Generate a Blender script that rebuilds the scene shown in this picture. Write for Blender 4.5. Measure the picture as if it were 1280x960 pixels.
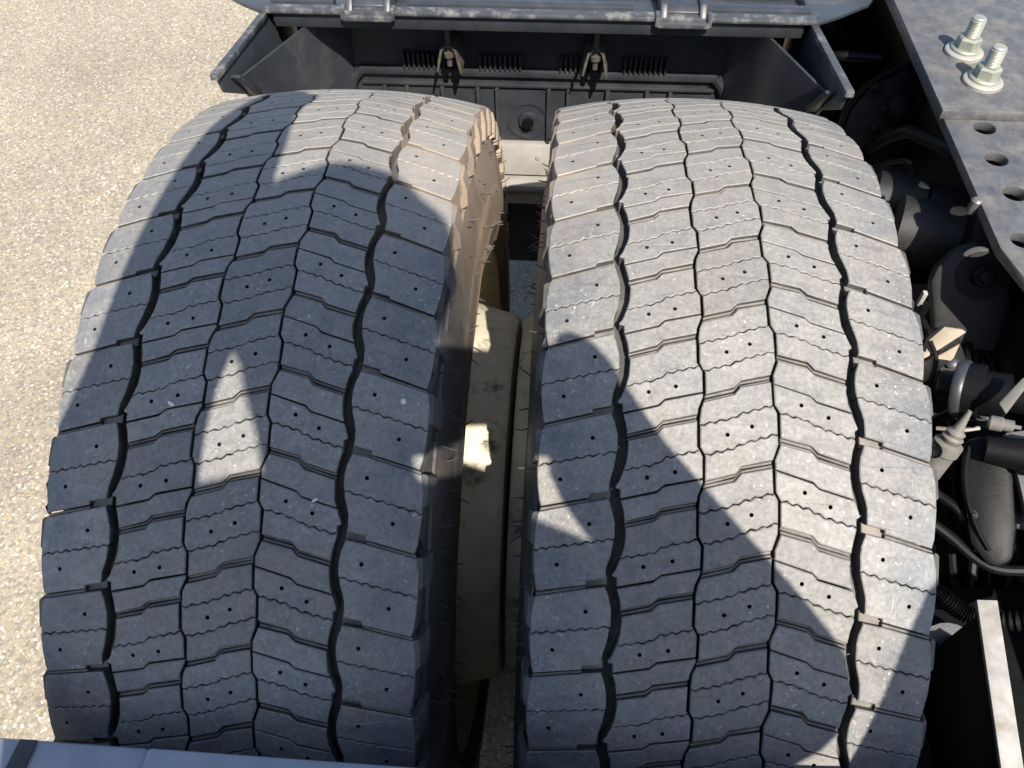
import bpy, bmesh, math, random
from mathutils import Vector, Matrix, noise
from mathutils.geometry import tessellate_polygon
random.seed(7)
scene = bpy.context.scene
for o in list(bpy.data.objects): bpy.data.objects.remove(o)
COL = scene.collection
PI = math.pi
AXLE = 0.473                       # height of the wheel axle above the ground

# ------------------------------------------------------------------ camera
cam_d = bpy.data.cameras.new('camera'); cam = bpy.data.objects.new('camera', cam_d); COL.objects.link(cam)
yaw, pitch, roll = math.radians(-4.966), math.radians(53.0), math.radians(-1.305)
fw = Vector((math.sin(yaw)*math.cos(pitch), math.cos(yaw)*math.cos(pitch), -math.sin(pitch)))
rt = Vector((math.cos(yaw), -math.sin(yaw), 0)); up = rt.cross(fw)
rt, up = rt*math.cos(roll)+up*math.sin(roll), -rt*math.sin(roll)+up*math.cos(roll)
CAM = Vector((0.04707, -0.49011, 0.87825+AXLE))
m = Matrix((rt, up, -fw)).transposed().to_4x4(); m.translation = CAM
cam.matrix_world = m
cam_d.sensor_width = 36; cam_d.lens = 36*979.7/1280; cam_d.clip_start = 0.005; cam_d.clip_end = 500
scene.camera = cam
# ------------------------------------------------------------------ sky, sun, exposure
SUN_AZ, SUN_EL = math.radians(20), math.radians(50)      # behind the viewer, 20 degrees to the right
SUN = Vector((math.sin(SUN_AZ)*math.cos(SUN_EL), -math.cos(SUN_AZ)*math.cos(SUN_EL), math.sin(SUN_EL)))
world = bpy.data.worlds.new('World'); scene.world = world; world.use_nodes = True
wn = world.node_tree; bg = wn.nodes['Background']
sky = wn.nodes.new('ShaderNodeTexSky'); sky.sky_type = 'NISHITA'; sky.sun_disc = False
sky.sun_elevation = SUN_EL; sky.sun_rotation = PI - SUN_AZ; sky.altitude = 300; sky.dust_density = 1.3; sky.ozone_density = 1.0
wn.links.new(sky.outputs[0], bg.inputs[0]); bg.inputs[1].default_value = 0.092
sl = bpy.data.lights.new('sun', 'SUN'); sl.energy = 4.2; sl.angle = math.radians(0.53); sl.color = (1.0, 0.93, 0.83)
so = bpy.data.objects.new('sun', sl); COL.objects.link(so)
so.rotation_euler = SUN.to_track_quat('Z', 'Y').to_euler(); so.location = (1, -3, 4)
vs = scene.view_settings; vs.view_transform = 'Standard'; vs.look = 'None'; vs.gamma = 1; vs.use_curve_mapping = False
vs.exposure = 1.22

# ------------------------------------------------------------------ materials
def mat(name, base, rough=0.6, metal=0.0, noise_amt=0.25, scale=40.0, bump=0.0, bscale=None, second=None, sec_lo=0.55, sec_hi=0.7, sec_scale=9.0, spec=0.5, bdist=0.002, dusty=False):
    m = bpy.data.materials.new(name); m.use_nodes = True
    nt = m.node_tree; N, L = nt.nodes, nt.links; b = N['Principled BSDF']
    b.inputs['Roughness'].default_value = rough; b.inputs['Metallic'].default_value = metal
    b.inputs['Specular IOR Level'].default_value = spec
    g = N.new('ShaderNodeNewGeometry')
    n = N.new('ShaderNodeTexNoise'); n.inputs['Scale'].default_value = scale; n.inputs['Detail'].default_value = 8; n.inputs['Roughness'].default_value = 0.65
    L.new(g.outputs['Position'], n.inputs['Vector'])
    mr = N.new('ShaderNodeMapRange'); mr.inputs[1].default_value = 0.25; mr.inputs[2].default_value = 0.75
    mr.inputs[3].default_value = 1-noise_amt; mr.inputs[4].default_value = 1+noise_amt
    L.new(n.outputs['Fac'], mr.inputs[0])
    mul = N.new('ShaderNodeVectorMath'); mul.operation = 'MULTIPLY'; mul.inputs[0].default_value = base
    L.new(mr.outputs[0], mul.inputs[1]); col = mul.outputs[0]
    if second:
        n2 = N.new('ShaderNodeTexNoise'); n2.inputs['Scale'].default_value = sec_scale; n2.inputs['Detail'].default_value = 10; n2.inputs['Roughness'].default_value = 0.7
        L.new(g.outputs['Position'], n2.inputs['Vector'])
        r2 = N.new('ShaderNodeMapRange'); r2.inputs[1].default_value = sec_lo; r2.inputs[2].default_value = sec_hi
        L.new(n2.outputs['Fac'], r2.inputs[0])
        mx = N.new('ShaderNodeMixRGB'); mx.inputs[2].default_value = (*second, 1)
        L.new(r2.outputs[0], mx.inputs[0]); L.new(col, mx.inputs[1]); col = mx.outputs[0]
    L.new(col, b.inputs['Base Color'])
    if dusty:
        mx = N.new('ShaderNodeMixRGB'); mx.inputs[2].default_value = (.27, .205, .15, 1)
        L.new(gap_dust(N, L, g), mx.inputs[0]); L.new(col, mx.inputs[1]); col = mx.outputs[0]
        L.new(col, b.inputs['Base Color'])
    if bump:
        bn = N.new('ShaderNodeTexNoise'); bn.inputs['Scale'].default_value = bscale or scale*4; bn.inputs['Detail'].default_value = 6
        L.new(g.outputs['Position'], bn.inputs['Vector'])
        bp = N.new('ShaderNodeBump'); bp.inputs['Strength'].default_value = bump; bp.inputs['Distance'].default_value = bdist
        L.new(bn.outputs['Fac'], bp.inputs['Height']); L.new(bp.outputs[0], b.inputs['Normal'])
    return m

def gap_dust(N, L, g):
    # tan road dust on shoulders facing the tyre gap; colour stops where shade begins
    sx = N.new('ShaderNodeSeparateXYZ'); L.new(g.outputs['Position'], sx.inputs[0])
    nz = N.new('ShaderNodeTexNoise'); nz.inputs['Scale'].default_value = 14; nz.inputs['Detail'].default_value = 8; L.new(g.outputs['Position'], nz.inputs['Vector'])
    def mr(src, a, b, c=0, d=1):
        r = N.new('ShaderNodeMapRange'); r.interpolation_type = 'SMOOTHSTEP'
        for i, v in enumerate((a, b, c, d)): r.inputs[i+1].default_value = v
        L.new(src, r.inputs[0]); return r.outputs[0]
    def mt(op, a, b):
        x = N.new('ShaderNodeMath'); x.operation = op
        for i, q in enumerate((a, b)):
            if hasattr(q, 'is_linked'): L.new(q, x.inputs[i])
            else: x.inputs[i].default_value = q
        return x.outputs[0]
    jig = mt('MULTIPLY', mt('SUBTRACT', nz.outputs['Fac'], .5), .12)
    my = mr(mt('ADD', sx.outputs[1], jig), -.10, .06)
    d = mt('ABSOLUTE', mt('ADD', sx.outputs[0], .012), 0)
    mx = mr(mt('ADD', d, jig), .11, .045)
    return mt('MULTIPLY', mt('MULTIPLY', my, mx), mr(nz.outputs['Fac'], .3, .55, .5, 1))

def tread_material():
    m = bpy.data.materials.new('worn_tread_rubber'); m.use_nodes = True
    nt = m.node_tree; N, L = nt.nodes, nt.links; b = N['Principled BSDF']
    g = N.new('ShaderNodeNewGeometry'); tc = N.new('ShaderNodeTexCoord'); oi = N.new('ShaderNodeObjectInfo')
    def nz(scale, det=8, rough=0.6):
        n = N.new('ShaderNodeTexNoise'); n.inputs['Scale'].default_value = scale; n.inputs['Detail'].default_value = det; n.inputs['Roughness'].default_value = rough
        L.new(g.outputs['Position'], n.inputs['Vector']); return n.outputs['Fac']
    def mrange(src, a, b_, c, d):
        r = N.new('ShaderNodeMapRange'); r.inputs[1].default_value = a; r.inputs[2].default_value = b_; r.inputs[3].default_value = c; r.inputs[4].default_value = d
        L.new(src, r.inputs[0]); return r.outputs[0]
    def mth(op, a, b_):
        x = N.new('ShaderNodeMath'); x.operation = op
        for i, s in enumerate((a, b_)):
            if hasattr(s, 'is_linked'): L.new(s, x.inputs[i])
            elif s is not None: x.inputs[i].default_value = s
        return x.outputs[0]
    def mix(f, c1, c2, mode='MIX'):
        x = N.new('ShaderNodeMixRGB'); x.blend_type = mode
        for i, s in enumerate((f, c1, c2)):
            if hasattr(s, 'is_linked'): L.new(s, x.inputs[i])
            else: x.inputs[i].default_value = s if i == 0 else (*s, 1)
        return x.outputs[0]
    fine = nz(300, 4, .75); mid = nz(95, 5, .65); big = nz(16, 6, .6)
    val = mth('MULTIPLY', mrange(fine, .30, .70, .72, 1.28), mrange(mid, .3, .7, .86, 1.14))
    val = mth('MULTIPLY', val, mrange(oi.outputs['Random'], 0, 1, .88, 1.10))
    grey = mix(1.0, (0.182, 0.177, 0.167), (1, 1, 1), 'MULTIPLY')
    # lateral position across the tread: shoulders are scrubbed darker and glossier
    sx = N.new('ShaderNodeSeparateXYZ'); L.new(tc.outputs['Object'], sx.inputs[0])
    ax = mth('ABSOLUTE', sx.outputs[0], None)
    wob = mth('MULTIPLY', mth('SUBTRACT', nz(30, 4, .6), .5), .06)
    sh = mrange(mth('ADD', ax, wob), .092, .120, 0, 1)
    col = mix(mth('MULTIPLY', mth('MULTIPLY', sh, mrange(nz(38, 5, .6), .36, .64, .25, 1)), .8), grey, (0.10, 0.107, 0.12))
    dust = mrange(big, .48, .68, 0, .65)
    col = mix(mth('MULTIPLY', dust, mrange(sh, 0, 1, .35, .8)), col, (0.25, 0.215, 0.175))
    x = N.new('ShaderNodeVectorMath'); x.operation = 'SCALE'; L.new(col, x.inputs[0]); L.new(val, x.inputs['Scale'])
    # pale scuff specks
    v = N.new('ShaderNodeTexNoise'); v.inputs['Scale'].default_value = 330; v.inputs['Detail'].default_value = 3
    L.new(g.outputs['Position'], v.inputs['Vector'])
    sp = mth('MULTIPLY', mrange(v.outputs['Fac'], .64, .71, 0, 1), mrange(nz(22, 3), .45, .6, .08, .9))
    col = mix(sp, x.outputs[0], (0.42, 0.40, 0.36))
    # rubbed dark contact patches and a film of dust on the forward part of the tread
    rub = mrange(nz(27, 7, .65), .56, .68, 0, .45); col = mix(rub, col, (.115, .115, .118))
    sp2 = N.new('ShaderNodeSeparateXYZ'); L.new(g.outputs['Position'], sp2.inputs[0])
    fd = mth('MULTIPLY', mrange(mth('ADD', sp2.outputs[1], mth('MULTIPLY', mth('SUBTRACT', nz(12, 5), .5), .2)), -.14, .10, 0, .55), mrange(nz(55, 6, .7), .3, .6, .4, 1))
    col = mix(fd, col, (.235, .215, .185))
    # fine scratches running round the tyre
    wv = N.new('ShaderNodeTexNoise'); wv.inputs['Scale'].default_value = 1; wv.inputs['Detail'].default_value = 4
    scv = N.new('ShaderNodeVectorMath'); scv.operation = 'MULTIPLY'; scv.inputs[1].default_value = (900, 55, 55); L.new(g.outputs['Position'], scv.inputs[0]); L.new(scv.outputs[0], wv.inputs['Vector'])
    scr = mth('MULTIPLY', mrange(wv.outputs['Fac'], .66, .72, 0, .5), mrange(nz(18, 3), .48, .6, 0, 1)); col = mix(scr, col, (.34, .325, .30))
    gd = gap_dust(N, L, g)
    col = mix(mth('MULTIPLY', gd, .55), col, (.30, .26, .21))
    L.new(col, b.inputs['Base Color'])
    L.new(mrange(sh, 0, 1, .62, .42), b.inputs['Roughness'])
    b.inputs['Specular IOR Level'].default_value = .45
    bp = N.new('ShaderNodeBump'); bp.inputs['Strength'].default_value = .55; bp.inputs['Distance'].default_value = .0012
    h = mth('ADD', mth('MULTIPLY', nz(420, 6, .7), .7), mth('MULTIPLY', nz(60, 4), .9))
    L.new(h, bp.inputs['Height']); L.new(bp.outputs[0], b.inputs['Normal'])
    return m

def ground_material():
    m = bpy.data.materials.new('exposed_aggregate'); m.use_nodes = True
    nt = m.node_tree; N, L = nt.nodes, nt.links; b = N['Principled BSDF']
    g = N.new('ShaderNodeNewGeometry')
    nw = N.new('ShaderNodeTexNoise'); nw.inputs['Scale'].default_value = 70; nw.inputs['Detail'].default_value = 2
    L.new(g.outputs['Position'], nw.inputs['Vector'])
    wa = N.new('ShaderNodeVectorMath'); wa.operation = 'SCALE'; wa.inputs['Scale'].default_value = .010; L.new(nw.outputs['Color'], wa.inputs[0])
    ad = N.new('ShaderNodeVectorMath'); ad.operation = 'ADD'; L.new(g.outputs['Position'], ad.inputs[0]); L.new(wa.outputs[0], ad.inputs[1])
    v = N.new('ShaderNodeTexVoronoi'); v.inputs['Scale'].default_value = 175; L.new(ad.outputs[0], v.inputs['Vector'])
    sep = N.new('ShaderNodeSeparateColor'); L.new(v.outputs['Color'], sep.inputs[0])
    r = N.new('ShaderNodeValToRGB'); e = r.color_ramp.elements
    e[0].position = 0; e[0].color = (.20, .185, .165, 1); e[1].position = 1; e[1].color = (.56, .525, .46, 1)
    for p, c in ((.15, (.22, .20, .17)), (.32, (.33, .285, .21)), (.5, (.36, .32, .255)), (.62, (.30, .28, .25)), (.74, (.385, .31, .19)), (.86, (.40, .36, .30))):
        k = e.new(p); k.color = (*c, 1)
    L.new(sep.outputs[0], r.inputs[0])
    edge = N.new('ShaderNodeTexVoronoi'); edge.feature = 'DISTANCE_TO_EDGE'; edge.inputs['Scale'].default_value = 175; L.new(ad.outputs[0], edge.inputs['Vector'])
    er = N.new('ShaderNodeMapRange'); er.inputs[1].default_value = 0; er.inputs[2].default_value = .12; L.new(edge.outputs[0], er.inputs[0])
    mx = N.new('ShaderNodeMixRGB'); mx.inputs[1].default_value = (.235, .208, .168, 1); L.new(er.outputs[0], mx.inputs[0]); L.new(r.outputs[0], mx.inputs[2])
    n2 = N.new('ShaderNodeTexNoise'); n2.inputs['Scale'].default_value = 2.5; n2.inputs['Detail'].default_value = 5; L.new(g.outputs['Position'], n2.inputs['Vector'])
    m2 = N.new('ShaderNodeMapRange'); m2.inputs[1].default_value = .3; m2.inputs[2].default_value = .7; m2.inputs[3].default_value = .84; m2.inputs[4].default_value = 1.12; L.new(n2.outputs['Fac'], m2.inputs[0])
    wm = N.new('ShaderNodeMixRGB'); wm.blend_type = 'MULTIPLY'; wm.inputs[0].default_value = 1; wm.inputs[2].default_value = (.88, .86, .815, 1); L.new(mx.outputs[0], wm.inputs[1])
    sc = N.new('ShaderNodeVectorMath'); sc.operation = 'SCALE'; L.new(wm.outputs[0], sc.inputs[0]); L.new(m2.outputs[0], sc.inputs['Scale'])
    L.new(sc.outputs[0], b.inputs['Base Color']); b.inputs['Roughness'].default_value = .8
    bp = N.new('ShaderNodeBump'); bp.inputs['Strength'].default_value = .45; bp.inputs['Distance'].default_value = .0018
    L.new(edge.outputs[0], bp.inputs['Height']); L.new(bp.outputs[0], b.inputs['Normal'])
    return m

M = {}
M['tread'] = tread_material()
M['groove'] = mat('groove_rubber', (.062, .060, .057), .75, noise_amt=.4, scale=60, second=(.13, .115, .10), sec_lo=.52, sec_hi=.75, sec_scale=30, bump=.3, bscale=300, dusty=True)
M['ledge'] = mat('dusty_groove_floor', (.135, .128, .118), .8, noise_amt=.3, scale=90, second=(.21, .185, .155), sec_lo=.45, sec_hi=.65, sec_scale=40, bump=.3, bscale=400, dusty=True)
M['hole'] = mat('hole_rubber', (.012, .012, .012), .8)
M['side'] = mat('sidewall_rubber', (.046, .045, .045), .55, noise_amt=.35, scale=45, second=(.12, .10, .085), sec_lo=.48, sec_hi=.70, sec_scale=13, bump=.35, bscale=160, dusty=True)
M['hair'] = mat('rubber_hair', (.05, .048, .045), .6)
M['rim'] = mat('cream_rim_paint', (.60, .55, .41), .5, noise_amt=.25, scale=18, second=(.10, .085, .06), sec_lo=.56, sec_hi=.70, sec_scale=26, bump=.2, bscale=120)
M['ground'] = ground_material()
M['plastic'] = mat('grey_plastic', (.032, .036, .043), .42, noise_amt=.25, scale=30, second=(.085, .083, .08), sec_lo=.55, sec_hi=.78, sec_scale=14, bump=.25, bscale=500, bdist=.0006)  # base darkened in place of a cast shadow over the top cover
M['plastic_dark'] = mat('dark_plastic', (.021, .0235, .028), .5, noise_amt=.35, scale=22, second=(.05, .048, .045), sec_lo=.5, sec_hi=.8, sec_scale=10, bump=.25, bscale=400, bdist=.0006, spec=.3)
M['pale'] = mat('pale_grey_cover', (.25, .24, .22), .6, noise_amt=.15, scale=30, second=(.2, .18, .16), sec_lo=.6, sec_hi=.75, sec_scale=18)
M['lip'] = mat('scuffed_lip', (.045, .047, .052), .5, noise_amt=.35, scale=60, second=(.17, .165, .155), sec_lo=.5, sec_hi=.65, sec_scale=40)
M['plate'] = mat('worn_steel_plate', (.105, .107, .112), .45, .3, noise_amt=.35, scale=55, second=(.18, .17, .155), sec_lo=.46, sec_hi=.66, sec_scale=34, bump=.3, bscale=300, bdist=.0006)
M['zinc'] = mat('zinc_bolt', (.31, .325, .28), .45, .45, noise_amt=.2, scale=60, second=(.40, .36, .26), sec_lo=.5, sec_hi=.65, sec_scale=60)
M['washer'] = mat('dull_washer', (.30, .29, .265), .55, .2, noise_amt=.2, scale=80, second=(.36, .28, .18), sec_lo=.55, sec_hi=.7, sec_scale=50)
M['black'] = mat('black_chassis_paint', (.0035, .0038, .0045), .52, noise_amt=.5, scale=20, second=(.012, .011, .010), sec_lo=.58, sec_hi=.8, sec_scale=16, bump=.2, bscale=200, bdist=.001, spec=.22)
M['tan'] = mat('dusty_bracket', (.27, .222, .168), .75, noise_amt=.2, scale=60, second=(.25, .19, .13), sec_lo=.58, sec_hi=.7, sec_scale=50)
M['valve'] = mat('grey_valve_plastic', (.135, .13, .118), .55, noise_amt=.2, scale=60, second=(.22, .2, .17), sec_lo=.55, sec_hi=.7, sec_scale=50)
M['beam'] = mat('blue_grey_beam', (.29, .308, .34), .45, noise_amt=.15, scale=30, second=(.33, .33, .31), sec_lo=.66, sec_hi=.74, sec_scale=60)
M['bracket'] = mat('dull_bracket_steel', (.07, .062, .05), .6, .3, noise_amt=.3, scale=60)
M['dusty_black'] = mat('dusty_black_rubber', (.009, .009, .010), .6, noise_amt=.4, scale=30, second=(.035, .033, .029), sec_lo=.50, sec_hi=.72, sec_scale=30)
M['strap'] = mat('shadow_stripe_grey', (.045, .045, .047), .6)  # colour of the shadow stripe painted across the crossbar
M['rust'] = mat('rust', (.18, .09, .045), .85, noise_amt=.4, scale=80)
M['galv'] = mat('galvanised_edge', (.29, .28, .26), .6, noise_amt=.3, scale=60, second=(.20, .165, .125), sec_lo=.52, sec_hi=.7, sec_scale=50)
M['stone'] = mat('pale_stone', (.6, .58, .53), .7, noise_amt=.15, scale=120)
M['grit'] = mat('grit', (.26, .235, .20), .8, noise_amt=.5, scale=90)
M['cloth'] = mat('dark_jacket', (.03, .035, .05), .85, noise_amt=.2, scale=50)
M['skin'] = mat('skin', (.42, .26, .19), .55, noise_amt=.1, scale=60)
M['hairdark'] = mat('brown_hair', (.05, .03, .02), .7, noise_amt=.4, scale=200)
M['phone'] = mat('phone_glass', (.02, .02, .022), .15)

# ------------------------------------------------------------------ helpers
A = Vector((0, 0, AXLE))
def link(name, me, parent=None, loc=None):
    o = bpy.data.objects.new(name, me); COL.objects.link(o)
    if parent: o.parent = parent
    if loc is not None: o.location = loc
    return o
def mesh(name, verts, faces, mats, parent=None, midx=None, smooth=35, loc=None):
    me = bpy.data.meshes.new(name); me.from_pydata([tuple(v) for v in verts], [], faces); 
    if not isinstance(mats, (list, tuple)): mats = [mats]
    for q in mats: me.materials.append(M[q])
    if midx: me.polygons.foreach_set('material_index', midx)
    if smooth:
        me.polygons.foreach_set('use_smooth', [True]*len(faces)); me.set_sharp_from_angle(angle=math.radians(smooth))
    me.update(); return link(name, me, parent, loc)
def bm_obj(name, bm, mats, parent=None, smooth=35, loc=None):
    bmesh.ops.recalc_face_normals(bm, faces=bm.faces)
    me = bpy.data.meshes.new(name); bm.to_mesh(me); bm.free()
    if not isinstance(mats, (list, tuple)): mats = [mats]
    for q in mats: me.materials.append(M[q])
    if smooth:
        me.polygons.foreach_set('use_smooth', [True]*len(me.polygons)); me.set_sharp_from_angle(angle=math.radians(smooth))
    return link(name, me, parent, loc)
def empty(name, loc, label, cat, group=None):
    o = bpy.data.objects.new(name, None); COL.objects.link(o); o.location = loc; o.empty_display_size = .05
    return tag(o, label, cat, group)
def tag(o, label, cat, group=None):
    o['label'] = label; o['category'] = cat
    if group: o['group'] = group
    return o
def add_box(bm, lo, hi, bev=0.0, rot=None, piv=None):
    b2 = bmesh.new()
    r = bmesh.ops.create_cube(b2, size=1)
    for v in b2.verts: v.co = Vector([(lo[i]+hi[i])/2 + v.co[i]*(hi[i]-lo[i]) for i in range(3)])
    if bev: bmesh.ops.bevel(b2, geom=b2.edges[:], offset=bev, segments=2, affect='EDGES', profile=.5)
    if rot is not None:
        c = Vector(piv) if piv is not None else (Vector(lo)+Vector(hi))/2
        for v in b2.verts: v.co = c + rot @ (v.co-c)
    tmp = bpy.data.meshes.new('t'); b2.to_mesh(tmp); bm.from_mesh(tmp); b2.free(); bpy.data.meshes.remove(tmp)
def box(name, lo, hi, mats, parent=None, bev=.002, rot=None):
    bm = bmesh.new(); add_box(bm, lo, hi, bev, rot); return bm_obj(name, bm, mats, parent)
def add_prism(bm, pts, off, bev=0.0):
    b2 = bmesh.new(); off = Vector(off)
    a = [b2.verts.new(p) for p in pts]; c = [b2.verts.new(Vector(p)+off) for p in pts]
    n = len(pts); b2.faces.new(a); b2.faces.new(c[::-1])
    for i in range(n): b2.faces.new((a[i], c[i], c[(i+1) % n], a[(i+1) % n]))
    bmesh.ops.recalc_face_normals(b2, faces=b2.faces)
    if bev: bmesh.ops.bevel(b2, geom=b2.edges[:], offset=bev, segments=2, affect='EDGES', profile=.5)
    tmp = bpy.data.meshes.new('t'); b2.to_mesh(tmp); bm.from_mesh(tmp); b2.free(); bpy.data.meshes.remove(tmp)
def prism(name, pts, off, mats, parent=None, bev=.001):
    bm = bmesh.new(); add_prism(bm, pts, off, bev); return bm_obj(name, bm, mats, parent)
def frame(ax):
    ax = Vector(ax).normalized(); h = Vector((0, 0, 1)) if abs(ax.z) < .9 else Vector((1, 0, 0))
    e1 = ax.cross(h).normalized(); return ax, e1, ax.cross(e1)
def add_lathe(bm, o, axis, prof, n=32):
    o = Vector(o); ax, e1, e2 = frame(axis); rings = []
    for t, r in prof:
        rings.append([bm.verts.new(o+ax*t+(e1*math.cos(2*PI*k/n)+e2*math.sin(2*PI*k/n))*max(r, 1e-5)) for k in range(n)])
    for a, b in zip(rings, rings[1:]):
        for k in range(n): bm.faces.new((a[k], a[(k+1) % n], b[(k+1) % n], b[k]))
    for rg in (rings[0], rings[-1]): bm.faces.new(rg)
def lathe(name, o, axis, prof, mats, parent=None, n=32, smooth=40):
    bm = bmesh.new(); add_lathe(bm, o, axis, prof, n); return bm_obj(name, bm, mats, parent, smooth)
def spline(pts, sub=8):
    P = [Vector(p) for p in pts]; P = [2*P[0]-P[1]]+P+[2*P[-1]-P[-2]]; out = []
    for i in range(1, len(P)-2):
        a, b, c, d = P[i-1:i+3]
        for k in range(sub):
            t = k/sub; out.append(.5*((2*b)+(c-a)*t+(2*a-5*b+4*c-d)*t*t+(3*b-a-3*c+d)*t**3))
    out.append(P[-2]); return out
def add_tube(bm, pts, rad, n=12):
    k = len(pts); prev = None; rings = []
    for i, p in enumerate(pts):
        t = (pts[min(i+1, k-1)]-pts[max(i-1, 0)]).normalized()
        if prev is None: _, e1, _ = frame(t)
        else: e1 = (prev-t*prev.dot(t)).normalized()
        prev = e1; e2 = t.cross(e1); r = rad(i/(k-1)) if callable(rad) else rad
        rings.append([bm.verts.new(p+(e1*math.cos(2*PI*j/n)+e2*math.sin(2*PI*j/n))*r) for j in range(n)])
    for a, b in zip(rings, rings[1:]):
        for j in range(n): bm.faces.new((a[j], a[(j+1) % n], b[(j+1) % n], b[j]))
    bm.faces.new(rings[0][::-1]); bm.faces.new(rings[-1])
def tube(name, pts, rad, mats, parent=None, n=12, sub=8):
    bm = bmesh.new(); add_tube(bm, spline([Vector(p) for p in pts], sub), rad, n); return bm_obj(name, bm, mats, parent)
def up_(p): return Vector(p)+A           # axle-relative -> world

# ------------------------------------------------------------------ ground
gm = bmesh.new()
bmesh.ops.create_grid(gm, x_segments=40, y_segments=40, size=30)
g = bm_obj('ground', gm, 'ground', smooth=0); g['kind'] = 'structure'; g['label'] = 'pale exposed aggregate yard surface'

# ------------------------------------------------------------------ tyres: tread blocks
PH = 2*PI/50; MM = 469*PH                      # one tread pitch: angle, and length in mm
def rad_at(u): return .4735-.0135*(abs(u)/134)**2.2
def P3(u, v, d):
    r = rad_at(u)-d/1000; return Vector((u/1000, -r*math.sin(v*PH), r*math.cos(v*PH)))
def lerp_list(pts, x):
    for (a, fa), (b, fb) in zip(pts, pts[1:]):
        if a <= x <= b: return fa+(fb-fa)*(x-a)/(b-a) if b > a else fb
    return pts[0][1] if x < pts[0][0] else pts[-1][1]
class Bound:                                   # periodic side boundary u(v)
    def __init__(s, pts, off=0): s.p = sorted((v % 1.0, u+off) for v, u in pts)
    def unroll(s): return [(v+k, u) for k in (-1, 0, 1, 2) for v, u in s.p]
    def at(s, v): return lerp_list(s.unroll(), v)
    def between(s, a, b): return [(u, v) for v, u in s.unroll() if a+.012 < v < b-.012]
class Lat:                                     # lateral line v(u), optionally wavy
    def __init__(s, pts, wave=0, add=0, lam=7.4, ph=0): s.p, s.w, s.a, s.lam, s.ph = pts, wave, add, lam, ph
    def plus(s, d): return Lat(s.p, s.w, s.a+d, s.lam, s.ph)
    def at(s, u):
        x = lerp_list(s.p, u)+s.a
        if s.w:
            t = ((u+s.ph)/s.lam) % 1; x += s.w*(abs(t-.5)*4-1)*(.85)
        return x
    def us(s, a, b):
        o = [a]
        if s.w:
            k = math.ceil((a+s.ph)/(s.lam/4))
            while k*s.lam/4-s.ph < b-.3:
                x = k*s.lam/4-s.ph
                if x > a+.3: o.append(x)
                k += 1
        else: o += [u for u, _ in s.p if a+.3 < u < b-.3]
        return o+[b]
def hit(f, B):
    v = f.at(B.at(0.5))
    for _ in range(40): v = .5*v+.5*f.at(B.at(v))
    return B.at(v), v
def strip(L, R, ft, fb):
    uL, vL = hit(ft, L); uR, vR = hit(ft, R); wL, xL = hit(fb, L); wR, xR = hit(fb, R)
    top = [(u, ft.at(u)) for u in ft.us(uL, uR)]
    bot = [(u, fb.at(u)) for u in fb.us(wL, wR)]
    return top + R.between(vR, xR) + bot[::-1] + L.between(vL, xL)[::-1]

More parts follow.
